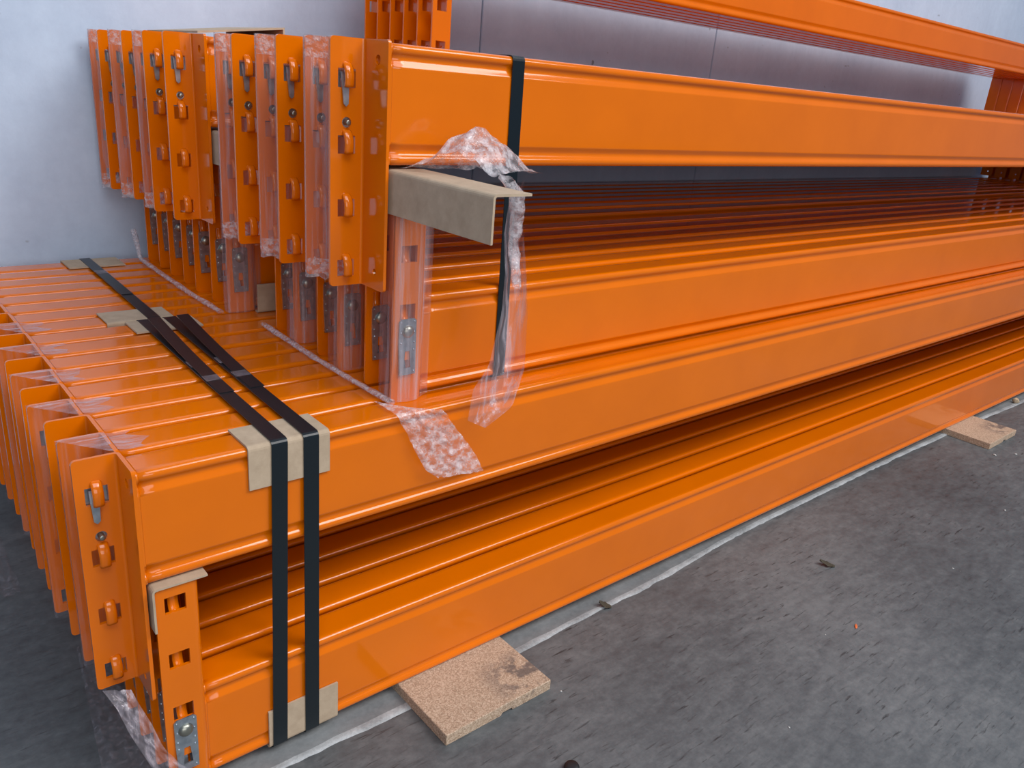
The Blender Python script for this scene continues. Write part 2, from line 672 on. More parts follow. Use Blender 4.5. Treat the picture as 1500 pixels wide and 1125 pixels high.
        for dy in (0, -0.0015):
            for (dx, s, oy) in tv:
                tv2.append(bm.verts.new((cx - 0.003 + dx, self.yo + oy + dy, z0 + s)))
        for f in ((0, 1, 2, 3), (3, 2, 5, 4), (4, 5, 6), (10, 9, 8, 7), (11, 12, 9, 10), (13, 12, 11), (1, 8, 9, 2), (2, 9, 12, 5), (5, 12, 13, 6), (6, 13, 11, 4), (4, 11, 10, 3), (3, 10, 7, 0), (0, 7, 8, 1)):
            bm.faces.new([tv2[i] for i in f])
        bmesh.ops.recalc_face_normals(bm, faces=bm.faces)
        bm.to_mesh(me)
        bm.free()
        self.lock = me
        # rivet: dome outside, shank end inside
        bm = bmesh.new()
        rings = [(0.0088, 0.0), (0.0085, 0.0014), (0.0070, 0.0036), (0.0040, 0.0050), (0.0012, 0.0055)]
        pts = [(r_, self.yo + 0.002 + h) for r_, h in rings]
        prof2 = [(0.0008, self.yo - TH - 0.0052), (0.0028, self.yo - TH - 0.0052), (0.0032, self.yo - TH - 0.0046), (0.0032, self.yo - TH - 0.0045), (0.0032, self.yo + 0.0015)] + pts
        V, F = [], []
        ns = 14
        for (r_, y) in prof2:
            for k in range(ns):
                an = 2 * math.pi * k / ns
                V.append((cx + r_ * math.cos(an), y, z0 + 0.198 + r_ * math.sin(an)))
        for i in range(len(prof2) - 1):
            for k in range(ns):
                k2 = (k + 1) % ns
                F.append((i * ns + k, i * ns + k2, (i + 1) * ns + k2, (i + 1) * ns + k))
        F.append(tuple(range(ns)))
        F.append(tuple(reversed(range((len(prof2) - 1) * ns, len(prof2) * ns))))
        self.rivet = fix_normals(build('rivet', V, F, BOLT, True))
        bm.free()

        # weld bead where the beam meets the end plate
        pr = make_beam_profile(D, H)
        V, F = [], []
        n_, k_ = len(pr), 6
        for i, (y, z) in enumerate(pr):
            a_, b_ = pr[i - 1], pr[(i + 1) % n_]
            tg = Vector((b_[0] - a_[0], b_[1] - a_[1])).normalized()
            nx, nz = tg.y, -tg.x
            if nx * (y - D / 2) + nz * (z - H / 2) * 0.2 < 0:
                nx, nz = -nx, -nz
            r_ = 0.0016 + 0.0011 * noise.noise((i * 0.9, D * 100, 2.0))
            for j in range(k_):
                an = 2 * math.pi * j / k_
                V.append((0.0006 + r_ * math.sin(an) * 1.3, y + nx * r_ * math.cos(an) * 0.8, z + nz * r_ * math.cos(an) * 0.8))
        for i in range(n_):
            i2 = (i + 1) % n_
            for j in range(k_):
                j2 = (j + 1) % k_
                F.append((i * k_ + j, i2 * k_ + j, i2 * k_ + j2, i * k_ + j2))
        self.weld = fix_normals(build('weld_bead', V, F, ORANGE, True))

    def make(self, label, group, detail=True):
        root = empty('rack_crossbar', (0, 0, 0))
        tag(root, label, 'beam', group)
        link_mesh('beam_body', self.body, root)
        c = link_mesh('connector', self.conn, root)
        for me in self.hook:
            link_mesh('hook', me, c)
        if detail:
            tag(link_mesh('safety_lock', self.lock, c), 'galvanised safety lock plate')
            tag(link_mesh('rivet', self.rivet, c), 'domed steel rivet')
        link_mesh('connector', self.conn_r, root)
        link_mesh('weld_bead', self.weld, root)
        return root


D, H = 0.050, 0.135
kit = Kit(4.40, D, H)
kit3 = Kit(3.44, 0.0430, 0.112)

# ------------------------------------------------------------------ the setting
WALL_Y = 1.060
bm = bmesh.new()
me = build('floor', [(-8, -9, 0), (12, -9, 0), (12, 1.2, 0), (-8, 1.2, 0)], [(0, 1, 2, 3)], FLOORM)
tag(link_mesh('floor', me), 'dark grey trowelled concrete warehouse floor with scuffs', None, None, 'structure')
bm.free()
wb = tag(link_mesh('wall_back', bm_mesh('wall_back', box_data(-8, 12, WALL_Y + 0.012, WALL_Y + 0.2, 0, 7), DARKM)), 'pale grey precast concrete wall behind the stacks', None, None, 'structure')
for (a, b_) in ((-8, 1.2235), (1.2275, 2.230), (2.234, 5.6), (5.604, 12)):
    link_mesh('panel', bm_mesh('panel', box_data(a, b_, WALL_Y, WALL_Y + 0.05, 0.0, 7, 0.0015), WALLM), wb)

# pale slab edge and mortar line under the front of the floor bundle
V, F = [], []
nx = 420
LINE = [(0.0, -0.024), (0.4, -0.026), (0.77, -0.020), (1.28, 0.002), (1.9, 0.004), (2.3, 0.0), (2.75, -0.014), (6.1, -0.01)]


def line_y(x):
    for (xa, ya), (xb, yb_) in zip(LINE, LINE[1:]):
        if x <= xb:
            t = (x - xa) / (xb - xa)
            t = t * t * (3 - 2 * t)
            return ya + (yb_ - ya) * t
    return LINE[-1][1]


for i in range(nx + 1):
    x = 0.03 + 6.0 * i / nx
    wob = 0.0035 * noise.noise((x * 5, 0, 0)) + 0.003 * noise.noise((x * 21, 5, 0)) + 0.0022 * noise.noise((x * 60, 3, 1))
    wob2 = 0.002 * noise.noise((x * 25, 9, 0))
    yc = line_y(x)
    for (y, z) in ((yc - 0.006 + wob, 0.0), (yc - 0.004 + wob, 0.0016), (yc + wob2, 0.0022), (yc + 0.005 + wob2, 0.0014), (yc + 0.03, 0.0010), (0.30, 0.0010), (0.31, 0.0)):
        V.append((x, y, z))
for i in range(nx):
    for k in range(6):
        F.append((i * 7 + k, (i + 1) * 7 + k, (i + 1) * 7 + k + 1, i * 7 + k + 1))
me = build('trim_1', V, F, JOINTM, True)
me.materials.append(SLABM)
me.polygons.foreach_set('material_index', [0 if (i % 6) < 3 else 1 for i in range(len(me.polygons))])
me.update()
tag(link_mesh('trim_1', me), 'pale mortar line along the floor joint under the bundle', None, None, 'structure')

# ------------------------------------------------------------------ rack beams
ORD = ['first', 'second', 'third', 'fourth', 'fifth', 'sixth', 'seventh', 'eighth', 'ninth', 'tenth', 'eleventh', 'twelfth', 'thirteenth', 'fourteenth', 'fifteenth', 'sixteenth', 'seventeenth']
Z_LOW = 0.018            # beams lie on 18 mm particle board
Z_UP = 0.3135
TOPZ = Z_UP + H          # 0.4485
Z2_LOW = TOPZ + EXT
Z2_UP = 0.749


def put_up(kit_, x, y, z, label, group, detail=True):
    r = kit_.make(label, group, detail)
    r.location = (x, y, z)
    return r


def put_low(kit_, x, y, z, label, group, detail=True):
    r = kit_.make(label, group, detail)
    r.rotation_euler = (math.pi, 0, 0)
    r.location = (x, y + kit_.D, z + kit_.H)
    return r


XJ = [0, 0, 0, -.006, -.002, -.002, .002, .002, .0028, .002, .0015, 0, -.002, .002, -.001, .002, 0]
PITCH = 0.0588
for i in range(17):
    nw = ORD[16 - i]
    lab = f'orange rack beam in the floor bundle top row, {nw} from the wall'
    if i == 0:
        lab = 'orange rack beam under the cardboard and two black straps, facing the open floor'
    put_up(kit, XJ[i], PITCH * i, Z_UP, lab, 'top row of the floor bundle')
for i in range(17):
    nw = ORD[16 - i]
    lab = f'orange rack beam in the floor bundle bottom row, {nw} from the wall'
    if i == 0:
        lab = 'orange rack beam resting on the particle board, facing the open floor'
    put_low(kit, 0.0537 + 0.001 * (i % 2), PITCH * i, Z_LOW, lab, 'bottom row of the floor bundle')

YF = [0.050 + 0.0695 * i for i in range(6)]
for i, y in enumerate(YF):
    lab = f'orange rack beam in the upper bundle top row, {ORD[i]} from the strapped face'
    if i == 0:
        lab = 'orange rack beam above the jutting cardboard angle, crossed by one black strap'
    put_up(kit, 0.322 + (0, .003, -.002, .002, -.003, .001)[i], y, Z2_UP, lab, 'top row of the upper front bundle')
    lab = f'orange rack beam below the jutting cardboard, upper bundle, {ORD[i]} from the strapped face'
    if i == 0:
        lab = 'orange rack beam with film-wrapped connector under the jutting cardboard angle'
    put_low(kit, 0.3785 + (0, .002, -.0015, .003, -.001, .002)[i], y, Z2_LOW, lab, 'bottom row of the upper front bundle')
YR = [v - 0.0565 for v in (0.602, 0.690, 0.762, 0.826, 0.890, 0.960, 1.030)]
YRL = [0.527, 0.606, 0.678, 0.746, 0.814, 0.884, 0.954]
for i in range(7):
    put_up(kit, 0.298 + (0, -.004, .003, .002, -.001, -.002, 0)[i], YR[i], Z2_UP, f'orange rack beam in the upper wall-side bundle top row, {ORD[6 - i]} from the wall', 'top row of the upper wall-side bundle')
    put_low(kit, 0.3535 + (0, .002, -.001, .001, -.001, .001, 0)[i], YRL[i], Z2_LOW, f'orange rack beam in the upper wall-side bundle bottom row, {ORD[6 - i]} from the wall', 'bottom row of the upper wall-side bundle')
# third tier: short beams standing on their connectors, turned round so the hook legs face out
T3 = Z2_UP + H + EXT
Y3 = [0.630 + 0.0507 * i for i in range(6)]
for i in range(6):
    r = kit3.make(f'shallow orange rack beam of the topmost tier, {ORD[5 - i]} from the wall', 'topmost tier of beams')
    r.rotation_euler = (0, 0, math.pi)
    r.location = (0.817 + 3.44, Y3[i] + 0.043, T3 + 0.0005 + CL - EXT - kit3.H)


# ------------------------------------------------------------------ cardboard, straps, boards
def extrude_profile(name, prof, axis_pts, mat, bev=0.0):
    """prof: closed list of 3D offsets; axis_pts: list of 3D points"""
    n = len(prof)
    V, F = [], []
    for a in axis_pts:
        for p in prof:
            V.append(Vector(a) + Vector(p))
    for s in range(len(axis_pts) - 1):
        for k in range(n):
            k2 = (k + 1) % n
            F.append((s * n + k, s * n + k2, (s + 1) * n + k2, (s + 1) * n + k))
    F.append(tuple(reversed(range(n))))
    F.append(tuple(range((len(axis_pts) - 1) * n, len(axis_pts) * n)))
    return fix_normals(build(name, V, F, mat))


def angle_prof(a, b_, t, u, v, r=0.006):
    """L profile: corner at origin, legs along unit vectors u (length a) and v (length b), thickness t, rounded corner"""
    u, v = Vector(u), Vector(v)
    P = [u * a, u * r]
    for k in range(1, 4):
        an = math.pi / 2 * k / 4
        P.append(u * (r - r * math.sin(an)) + v * (r - r * math.cos(an)))
    P += [v * r, v * b_, v * b_ + u * t, v * (r + 0.001) + u * t]
    ri = max(r - t, 0.001)
    for k in (3, 2, 1):
        an = math.pi / 2 * k / 4
        P.append(u * (r - ri * math.sin(an)) + v * (r - ri * math.cos(an)))
    P += [u * (r + 0.001) + v * t, u * a + v * t]
    return P


def wob_axis(p0, p1, n, amp=0.0015, seed=0):
    p0, p1 = Vector(p0), Vector(p1)
    out = []
    for k in range(n + 1):
        f = k / n
        p = p0.lerp(p1, f)
        p.z += amp * noise.noise((f * 3, seed, 0)) if 0 < k < n else 0
        out.append(p)
    return out


def card(label, prof, axis, group=None):
    o = link_mesh('cardboard_angle', extrude_profile('cardboard_angle', prof, axis, CARD))
    tag(o, label, 'cardboard', group)
    return o


# angle boards lying over the lower connectors, along the depth of each bundle
card('long grey cardboard angle jutting out below the upper front beam', angle_prof(0.052, 0.052, 0.0028, (1, 0, 0), (0, 0, -1), 0.005), wob_axis((0.3253, 0.47, 0.7444), (0.3253, -0.147, 0.7444), 8, 0.0008))
card('thin grey cardboard angle squeezed between the two layers at the floor bundle end', angle_prof(0.060, 0.056, 0.0024, (1, 0, 0), (0, 0, -1), 0.005), wob_axis((0.0030, 0.50, 0.3118), (0.0030, -0.010, 0.3118), 6, 0.0003))
card('grey cardboard angle between the layers of the wall-side upper bundle', angle_prof(0.052, 0.052, 0.0028, (1, 0, 0), (0, 0, -1), 0.005), wob_axis((0.3014, 1.0, 0.7444), (0.3014, 0.508, 0.7444), 8, 0.0008))
card('small grey cardboard angle standing on the floor bundle between the upper bundles', angle_prof(0.050, 0.012, 0.0028, (0, 0, 1), (0, 1, 0), 0.004), [(0.347, 0.4975, TOPZ + 0.0004), (0.412, 0.4975, TOPZ + 0.0004)])
# on top of the wall-side bundle
V = []
Zt = Z2_UP + H + EXT
o = card('tilted grey cardboard angle lying on top of the wall-side upper bundle', [Vector((0.0, 0, 0.0008)), Vector((0.142, 0, 0.0195)), Vector((0.1422, 0, -0.0026)), Vector((0.1450, 0, -0.0026)), Vector((0.1450, 0, 0.0228)), Vector((0.0, 0, 0.0040))], [(0.296, 0.575, Zt), (0.296, 0.82, Zt)])
# strap corner protectors (legs: over the top, down the face)
card('grey cardboard corner protector under both straps at the top front edge', angle_prof(0.057, 0.054, 0.0026, (0, 1, 0), (0, 0, -1), 0.006), [(0.1175, -0.0032, TOPZ + 0.0032), (0.2175, -0.0032, TOPZ + 0.0032)])
card('grey cardboard corner protector under both straps at the bottom front edge', angle_prof(0.045, 0.060, 0.0026, (0, 1, 0), (0, 0, 1), 0.006), [(0.1312, -0.0032, 0.0148), (0.2295, -0.0032, 0.0148)])
card('grey cardboard corner protector under the two straps at the bundle back edge', angle_prof(0.064, 0.04, 0.0026, (0, -1, 0), (0, 0, -1), 0.005), [(0.138, PITCH * 8 + D + 0.0036, TOPZ + 0.0038), (0.239, PITCH * 8 + D + 0.0036, TOPZ + 0.0038)])
card('grey cardboard corner protector under the single strap at the bundle front edge', angle_prof(0.062, 0.04, 0.0020, (0, 1, 0), (0, 0, -1), 0.004), [(0.1135, PITCH * 9 - 0.0026, TOPZ + 0.0034), (0.2150, PITCH * 9 - 0.0026, TOPZ + 0.0034)])
card('grey cardboard corner protector under the single strap beside the wall', angle_prof(0.075, 0.05, 0.0026, (0, -1, 0), (0, 0, -1), 0.005), [(0.150, PITCH * 16 + D + 0.0036, TOPZ + 0.0036), (0.252, PITCH * 16 + D + 0.0036, TOPZ + 0.0036)])


def ribbon_mesh(name, path, width, mat, t=0.0008, wdir=(1, 0, 0), closed=False):
    """path: 3D centre points; flat ribbon with width along wdir"""
    P = [Vector(p) for p in path]
    n = len(P)
    wd = Vector(wdir).normalized() * width / 2
    V, F = [], []
    for k in range(n):
        a = P[(k - 1) % n] if (closed or k > 0) else P[k]
        b_ = P[(k + 1) % n] if (closed or k < n - 1) else P[k]
        tg = (b_ - a).normalized()
        nm = tg.cross(wd).normalized() * t / 2
        for q in (wd + nm, wd - nm, -wd - nm, -wd + nm):
            V.append(P[k] + q)
    rng = n if closed else n - 1
    for k in range(rng):
        k2 = (k + 1) % n
        for j in range(4):
            j2 = (j + 1) % 4
            F.append((k * 4 + j, k * 4 + j2, k2 * 4 + j2, k2 * 4 + j))
    if not closed:
        F.append((3, 2, 1, 0))
        F.append(tuple((n - 1) * 4 + j for j in range(4)))
    return fix_normals(build(name, V, F, mat))


def strap_loop(xt_f, xt_b, xb_f, y0, y1, z0, z1, lift=0.0, r=0.006):
    """closed loop round a bundle; x drifts"""
    P = []
    N = 24
    # top from back to front
    for k in range(N + 1):
        f = k / N
        y = y1 - r + (y0 + r - (y1 - r)) * f
        P.append((xt_b + (xt_f - xt_b) * f, y, z1 + lift * math.sin(math.pi * f)))
    for k in range(1, 4):
        an = math.pi / 2 * k / 4
        P.append((xt_f, y0 + r - r * math.sin(an), z1 - r + r * math.cos(an)))
    for k in range(9):
        f = k / 8
        P.append((xt_f + (xb_f - xt_f) * f, y0, z1 - r + (z0 + r - z1 + r) * f))
    for k in range(1, 4):
        an = math.pi / 2 * k / 4
        P.append((xb_f, y0 + r - r * math.cos(an), z0 + r - r * math.sin(an)))
    P.append((xb_f, y0 + r, z0))
    P.append((xb_f, y1 - r, z0))
    for k in range(1, 4):
        an = math.pi / 2 * k / 4
        P.append((xb_f, y1 - r + r * math.sin(an), z0 + r - r * math.cos(an)))
    P.append((xb_f, y1, z0 + r))
    P.append((xt_b, y1, z1 - r))
    for k in range(1, 4):
        an = math.pi / 2 * k / 4
        P.append((xt_b, y1 - r + r * math.cos(an), z1 - r + r * math.sin(an)))
    return P


def strap(label, loop, width, overlap=None, tapes=()):
    me_ = ribbon_mesh('strap_band', loop, width, STRAPM, closed=True)
    root = empty('packing_strap', loop[0])
    tag(root, label, 'strap')
    o = link_mesh('strap_band', me_, root)
    o.matrix_parent_inverse = Matrix.Translation(-Vector(loop[0]))
    if overlap:
        o2 = link_mesh('strap_tail', ribbon_mesh('strap_tail', overlap, width * 0.97, STRAPM), root)
        o2.matrix_parent_inverse = Matrix.Translation(-Vector(loop[0]))
    for tp in tapes:
        o3 = link_mesh('weld_seal', ribbon_mesh('weld_seal', tp, width * 1.04, TAPE, 0.0006), root)
        o3.matrix_parent_inverse = Matrix.Translation(-Vector(loop[0]))
    return root


ZS = TOPZ + 0.0046
yb = PITCH * 8 + D + 0.0052


def tail(xf, xb, ya, ye, z, lift, n=12):
    P = []
    for k in range(n + 1):
        f = k / n
        y = ya + (ye - ya) * f
        x = xb + (xf - xb) * ((yb - y) / yb)
        P.append((x, y, z + 0.0010 + lift * (1 - f) ** 2))
    return P


def seal(xf, xb, ya, ye, z):
    return [(xb + (xf - xb) * ((yb - y) / yb), y, z + 0.0024) for y in (ya, (ya + ye) / 2, ye)]


strap('black packing strap round the floor bundle, closer to the connector ends', strap_loop(0.154, 0.166, 0.1455, -0.0042, yb, 0.0138, ZS), 0.0195,
      tail(0.154, 0.170, 0.475, 0.16, ZS, 0.014), [seal(0.154, 0.168, 0.29, 0.265, ZS), seal(0.154, 0.168, 0.225, 0.205, ZS)])
strap('black packing strap round the floor bundle, farther from the connector ends', strap_loop(0.193, 0.206, 0.191, -0.0042, yb, 0.0138, ZS), 0.0195,
      tail(0.193, 0.214, 0.475, 0.16, ZS, 0.014), [seal(0.193, 0.208, 0.29, 0.265, ZS), seal(0.193, 0.208, 0.225, 0.205, ZS)])
y0r, y1r = PITCH * 9 - 0.0042, PITCH * 16 + D + 0.0054
strap('black packing strap round the wall-side half of the floor bundle', strap_loop(0.184, 0.194, 0.184, y0r, y1r, 0.0138, ZS), 0.0195,
      [(0.184 + 0.010 * (y - y0r) / 0.48, y, ZS + 0.001) for y in (0.86, 0.80, 0.74, 0.68)], [[(0.191, 0.87, ZS + 0.0018), (0.191, 0.845, ZS + 0.0018)]])
strap('black packing strap round the upper front bundle beside hanging film', strap_loop(0.5105, 0.512, 0.517, YF[0] - 0.0012, YF[5] + D + 0.002, TOPZ + 0.0012, Z2_UP + H + 0.0012), 0.0200)

for x, lab in ((0.427, 'particle board bearer with a tyre scuff, poking out below the strapped end'), (2.291, 'particle board bearer poking out halfway along the floor bundle'), (4.15, 'particle board bearer under the far end of the floor bundle')):
    # board outline with a small notch in the lower edge of its outer face
    x0, x1 = -0.0965, 0.0965
    prof = [(x0, 0, 0.0), (0.000, 0, 0.0), (0.003, 0, 0.005), (0.020, 0, 0.005), (0.023, 0, 0.0), (x1, 0, 0.0), (x1, 0, 0.0178), (x0, 0, 0.0178)]
    me = extrude_profile('particle_board', prof, [(0, -0.1195, 0), (0, 0.98, 0)], CHIP)
    bm = bmesh.new()
    bm.from_mesh(me)
    bmesh.ops.bevel(bm, geom=[e for e in bm.edges if e.calc_length() > 0.01], offset=0.0008, segments=1, affect='EDGES')
    bm.to_mesh(me)
    bm.free()
    o = link_mesh('particle_board', me)
    o.location = (x, 0, 0)
    tag(o, lab, 'board')


# ------------------------------------------------------------------ stretch film
def film_obj(label, verts, faces, mat, group=None, smooth=True):
    o = link_mesh('stretch_film', build('stretch_film', verts, faces, mat, smooth))
    tag(o, label, 'film', group)
    return o


def grid_sheet(P, V, F, off=None):
    """append a grid of points (list of rows) to V,F"""
    b0 = len(V)
    nr, nc = len(P), len(P[0])
    for row in P:
        V.extend(row)
    for i in range(nr - 1):
        for j in range(nc - 1):
            F.append((b0 + i * nc + j, b0 + i * nc + j + 1, b0 + (i + 1) * nc + j + 1, b0 + (i + 1) * nc + j))


def resample(poly, n):
    P = [Vector(p) for p in poly]
    L = [0]
    for a, b_ in zip(P, P[1:]):
        L.append(L[-1] + (b_ - a).length)
    out = []
    for k in range(n + 1):
        d = L[-1] * k / n
        i = 0
        while i < len(P) - 2 and L[i + 1] < d:
            i += 1
        f = (d - L[i]) / max(L[i + 1] - L[i], 1e-9)
        out.append(P[i].lerp(P[i + 1], min(max(f, 0), 1)))
    return out


def wrap_upper(label, x, y, ztop, mat, seed, group, D_=D, top_patch=0.045, z_lo=None, lid=None):
    """film round one hanging connector: membrane over the angle's mouth, lid on top, patch over the beam's top"""
    V, F = [], []
    yo = y + D_ + 0.0065
    zb = (ztop + EXT - CL - 0.002) if z_lo is None else z_lo
    zt = ztop + EXT
    plan = [(x - 0.026, yo + 0.0006), (x - LEGX - 0.0012, yo + 0.0006), (x - LEGX - 0.0012, yo - TH - 0.001), (x - 0.030, yo - 0.020), (x - 0.012, yo - 0.042), (x - 0.003, y - 0.003)]
    pl = resample([(p[0], p[1], 0) for p in plan], 16)
    rows = []
    for i in range(25):
        f = i / 24
        z = zb + (zt - zb) * f
        row = []
        for j, p in enumerate(pl):
            a = 0.0016 * noise.noise((p.x * 60, p.y * 60 + seed, z * 14)) * (1 if 5 < j < 15 else 0.0)
            inw = 0.006 * math.sin(math.pi * min(max((j - 5) / 11, 0), 1)) * (0.5 + 0.5 * math.sin(f * 3 + seed))
            row.append(Vector((p.x + a + inw * 0.7, p.y + a * 0.7 + inw * 0.4, z + (0.006 * noise.noise((j * 0.7, seed, 0)) - 0.002 if i in (0,) else 0))))
        rows.append(row)
    grid_sheet(rows, V, F)
    n_side = len(F)
    # lid: triangle over the angle plus a patch on the beam
    A = Vector((x - LEGX - 0.0012, yo - 0.003, zt + 0.0004))
    B = Vector((x + 0.0005, yo - 0.001, zt + 0.0004))
    Cc = Vector((x - 0.003, y - 0.002, zt - 0.0002))
    rows = []
    for i in range(9):
        f = i / 8
        row = []
        for j in range(9):
            g = j / 8
            p = A.lerp(B, g)
            q = A.lerp(Cc, g)
            r_ = p.lerp(q, f)
            r_.z += 0.0007 * noise.noise((g * 9, f * 9, seed))
            row.append(r_)
        rows.append(row)
    grid_sheet(rows, V, F)
    if top_patch:
        rows = []
        for i in range(7):
            f = i / 6
            row = []
            yy = y + 0.002 + (yo - y - 0.008) * f
            ext_ = top_patch * (0.65 + 0.5 * noise.noise((f * 3, seed * 3, 1)))
            for j in range(7):
                g = j / 6
                zz = (zt + 0.0005) * (1 - min(g * 2.5, 1)) + (ztop + 0.0009) * min(g * 2.5, 1)
                row.append(Vector((x + 0.0005 + ext_ * g, yy, zz)))
            rows.append(row)
        grid_sheet(rows, V, F)
    o_ = film_obj(label, V, F, mat, group)
    o_.data.materials.append(lid or mat)
    o_.data.materials.append(FILM_E)
    o_.data.polygons.foreach_set('material_index', [(2 if (mat is FILM_V and (k_ < 32 or k_ >= n_side - 32)) else 0) if k_ < n_side else 1 for k_ in range(len(F))])
    o_.data.update()
    return o_


for i in (1, 3, 5, 7, 9):
    wrap_upper(f'clear stretch film over a floor bundle connector, top row, {ORD[16 - i]} from the wall', XJ[i], PITCH * i, Z_UP + H, FILM_L, i * 1.7, 'film on the floor bundle connectors', lid=FILM_T)
for i in (1, 3, 5):
    wrap_upper(f'clear stretch film round an upper bundle connector, {ORD[i]} from the strapped face', 0.322 + (0, .003, -.002, .002, -.003, .001)[i], YF[i], Z2_UP + H, FILM_V, i * 2.3, 'film on the upper front bundle connectors', lid=FILM_T)
for i in (2, 4, 6):
    wrap_upper(f'clear stretch film round a wall-side upper bundle connector, {ORD[6 - i]} from the wall', 0.298 + (0, -.004, .003, .002, -.001, -.002, 0)[i], YR[i], Z2_UP + H, FILM_V, i * 3.1, 'film on the wall-side upper bundle connectors', lid=FILM_T)


def wrap_lower(label, xs, y, mat, seed, group, h=None):
    """film round one standing connector of a bottom row (beam starts at xs)"""
    V, F = [], []
    z0_ = TOPZ + 0.001
    z1_ = z0_ + (h or 0.283)
    yo = y - 0.0065
    plan = [(xs - 0.040, yo + 0.045), (xs - LEGX - 0.0030, yo + 0.012), (xs - LEGX - 0.0030, yo - 0.0010), (xs - LEGX - 0.001, yo - 0.0052), (xs - 0.030, yo - 0.0112), (xs - 0.016, yo - 0.0108), (xs - 0.004, yo - 0.0036), (xs + 0.004, yo + 0.001), (xs + 0.012, yo + 0.0045)]
    pl = resample([(p[0], p[1], 0) for p in plan], 20)
    rows = []
    for i in range(21):
        f = i / 20
        z = z0_ + (z1_ - z0_) * f
        row = []
        for j, p in enumerate(pl):
            a = 0.0006 * noise.noise((j * 0.9, seed, z * 20))
            row.append(Vector((p.x - abs(a), p.y - abs(a), z)))
        rows.append(row)
    grid_sheet(rows, V, F)
    return film_obj(label, V, F, mat, group)


wrap_lower('clear stretch film round the standing connector under the jutting cardboard', 0.3785, YF[0], FILM_V, 1.0, None, 0.284)
for i in (2, 4):
    wrap_lower(f'clear stretch film round a standing connector, upper bundle, {ORD[i]} from the strapped face', 0.3785 + (0, .002, -.002, .003, -.001, .002)[i], YF[i], FILM_V, i * 1.9, 'film on the standing connectors', 0.26)
wrap_lower('clear stretch film round the standing connector beside the small cardboard angle', 0.3535, YRL[0], FILM_V, 5.5, None, 0.26)


def film_rope(label, pts, r, seed, mat=FILM_E, flat=0.7, n=40):
    P = resample(pts, n)
    V, F = [], []
    ns = 10
    for k, p in enumerate(P):
        a, b_ = P[max(k - 1, 0)], P[min(k + 1, n)]
        t = (b_ - a).normalized()
        u = t.cross(Vector((0, 0, 1)))
        if u.length < 1e-3:
            u = Vector((1, 0, 0))
        u.normalize()
        v = u.cross(t)
        for j in range(ns):
            an = 2 * math.pi * j / ns
            rr = r * (1 + 0.55 * noise.noise((k * 0.35, math.cos(an) * 2 + seed, math.sin(an) * 2)))
            V.append(p + u * rr * math.cos(an) + v * rr * flat * math.sin(an))
    for k in range(n):
        for j in range(ns):
            j2 = (j + 1) % ns
            F.append((k * ns + j, k * ns + j2, (k + 1) * ns + j2, (k + 1) * ns + j))
    return film_obj(label, V, F, mat)


film_rope('bunched stretch film along the foot of the upper front bundle connectors', [(0.322, 0.42, TOPZ + 0.005), (0.318, 0.25, TOPZ + 0.005), (0.320, 0.12, TOPZ + 0.005), (0.324, 0.03, TOPZ + 0.005)], 0.005, 1)
film_rope('bunched stretch film along the foot of the wall-side upper bundle connectors', [(0.2905, 0.985, TOPZ + 0.06), (0.290, 0.95, TOPZ + 0.006), (0.287, 0.80, TOPZ + 0.005), (0.286, 0.65, TOPZ + 0.005), (0.2885, 0.515, TOPZ + 0.005)], 0.005, 2)


def px_sheet(label, left, right, depth, mat, seed, nr=36, nc=16, amp=0.004, group=None):
    """sheet between two edge lines seen in the photo; depth(f,g) gives the y plane it hangs in"""
    V, F = [], []
    Lp = resample([(p[0], p[1], 0) for p in left], nr)
    Rp = resample([(p[0], p[1], 0) for p in right], nr)
    rows = []
    for i in range(nr + 1):
        f = i / nr
        row = []
        for j in range(nc + 1):
            g = j / nc
            p = Lp[i].lerp(Rp[i], g)
            y = depth(f, g) - abs(amp) * (0.5 + noise.noise((f * 9, g * 7, seed)))
            row.append(on_y((p.x, p.y), y))
        rows.append(row)
    grid_sheet(rows, V, F)
    return V, F


# film draped over the jutting cardboard and hanging down along the strap
V, F = px_sheet('', [(745, 300), (738, 345), (740, 400), (735, 457), (716, 536), (693, 571), (685, 616)], [(768, 262), (766, 330), (771, 400), (773, 457), (768, 542), (750, 596), (711, 627)],
                lambda f, g: 0.0 + 0.018 * math.sin(g * math.pi) - 0.034 * f - 0.01 * g, FILM_V, 2.0, amp=0.006)
FILM_H = make_film('stretch_film_hanging', 0.15, 0.45, (90, 90, 7), 1.0)
hang = film_obj('wide ribbon of clear stretch film hanging beside the strap', V, F, FILM_H)


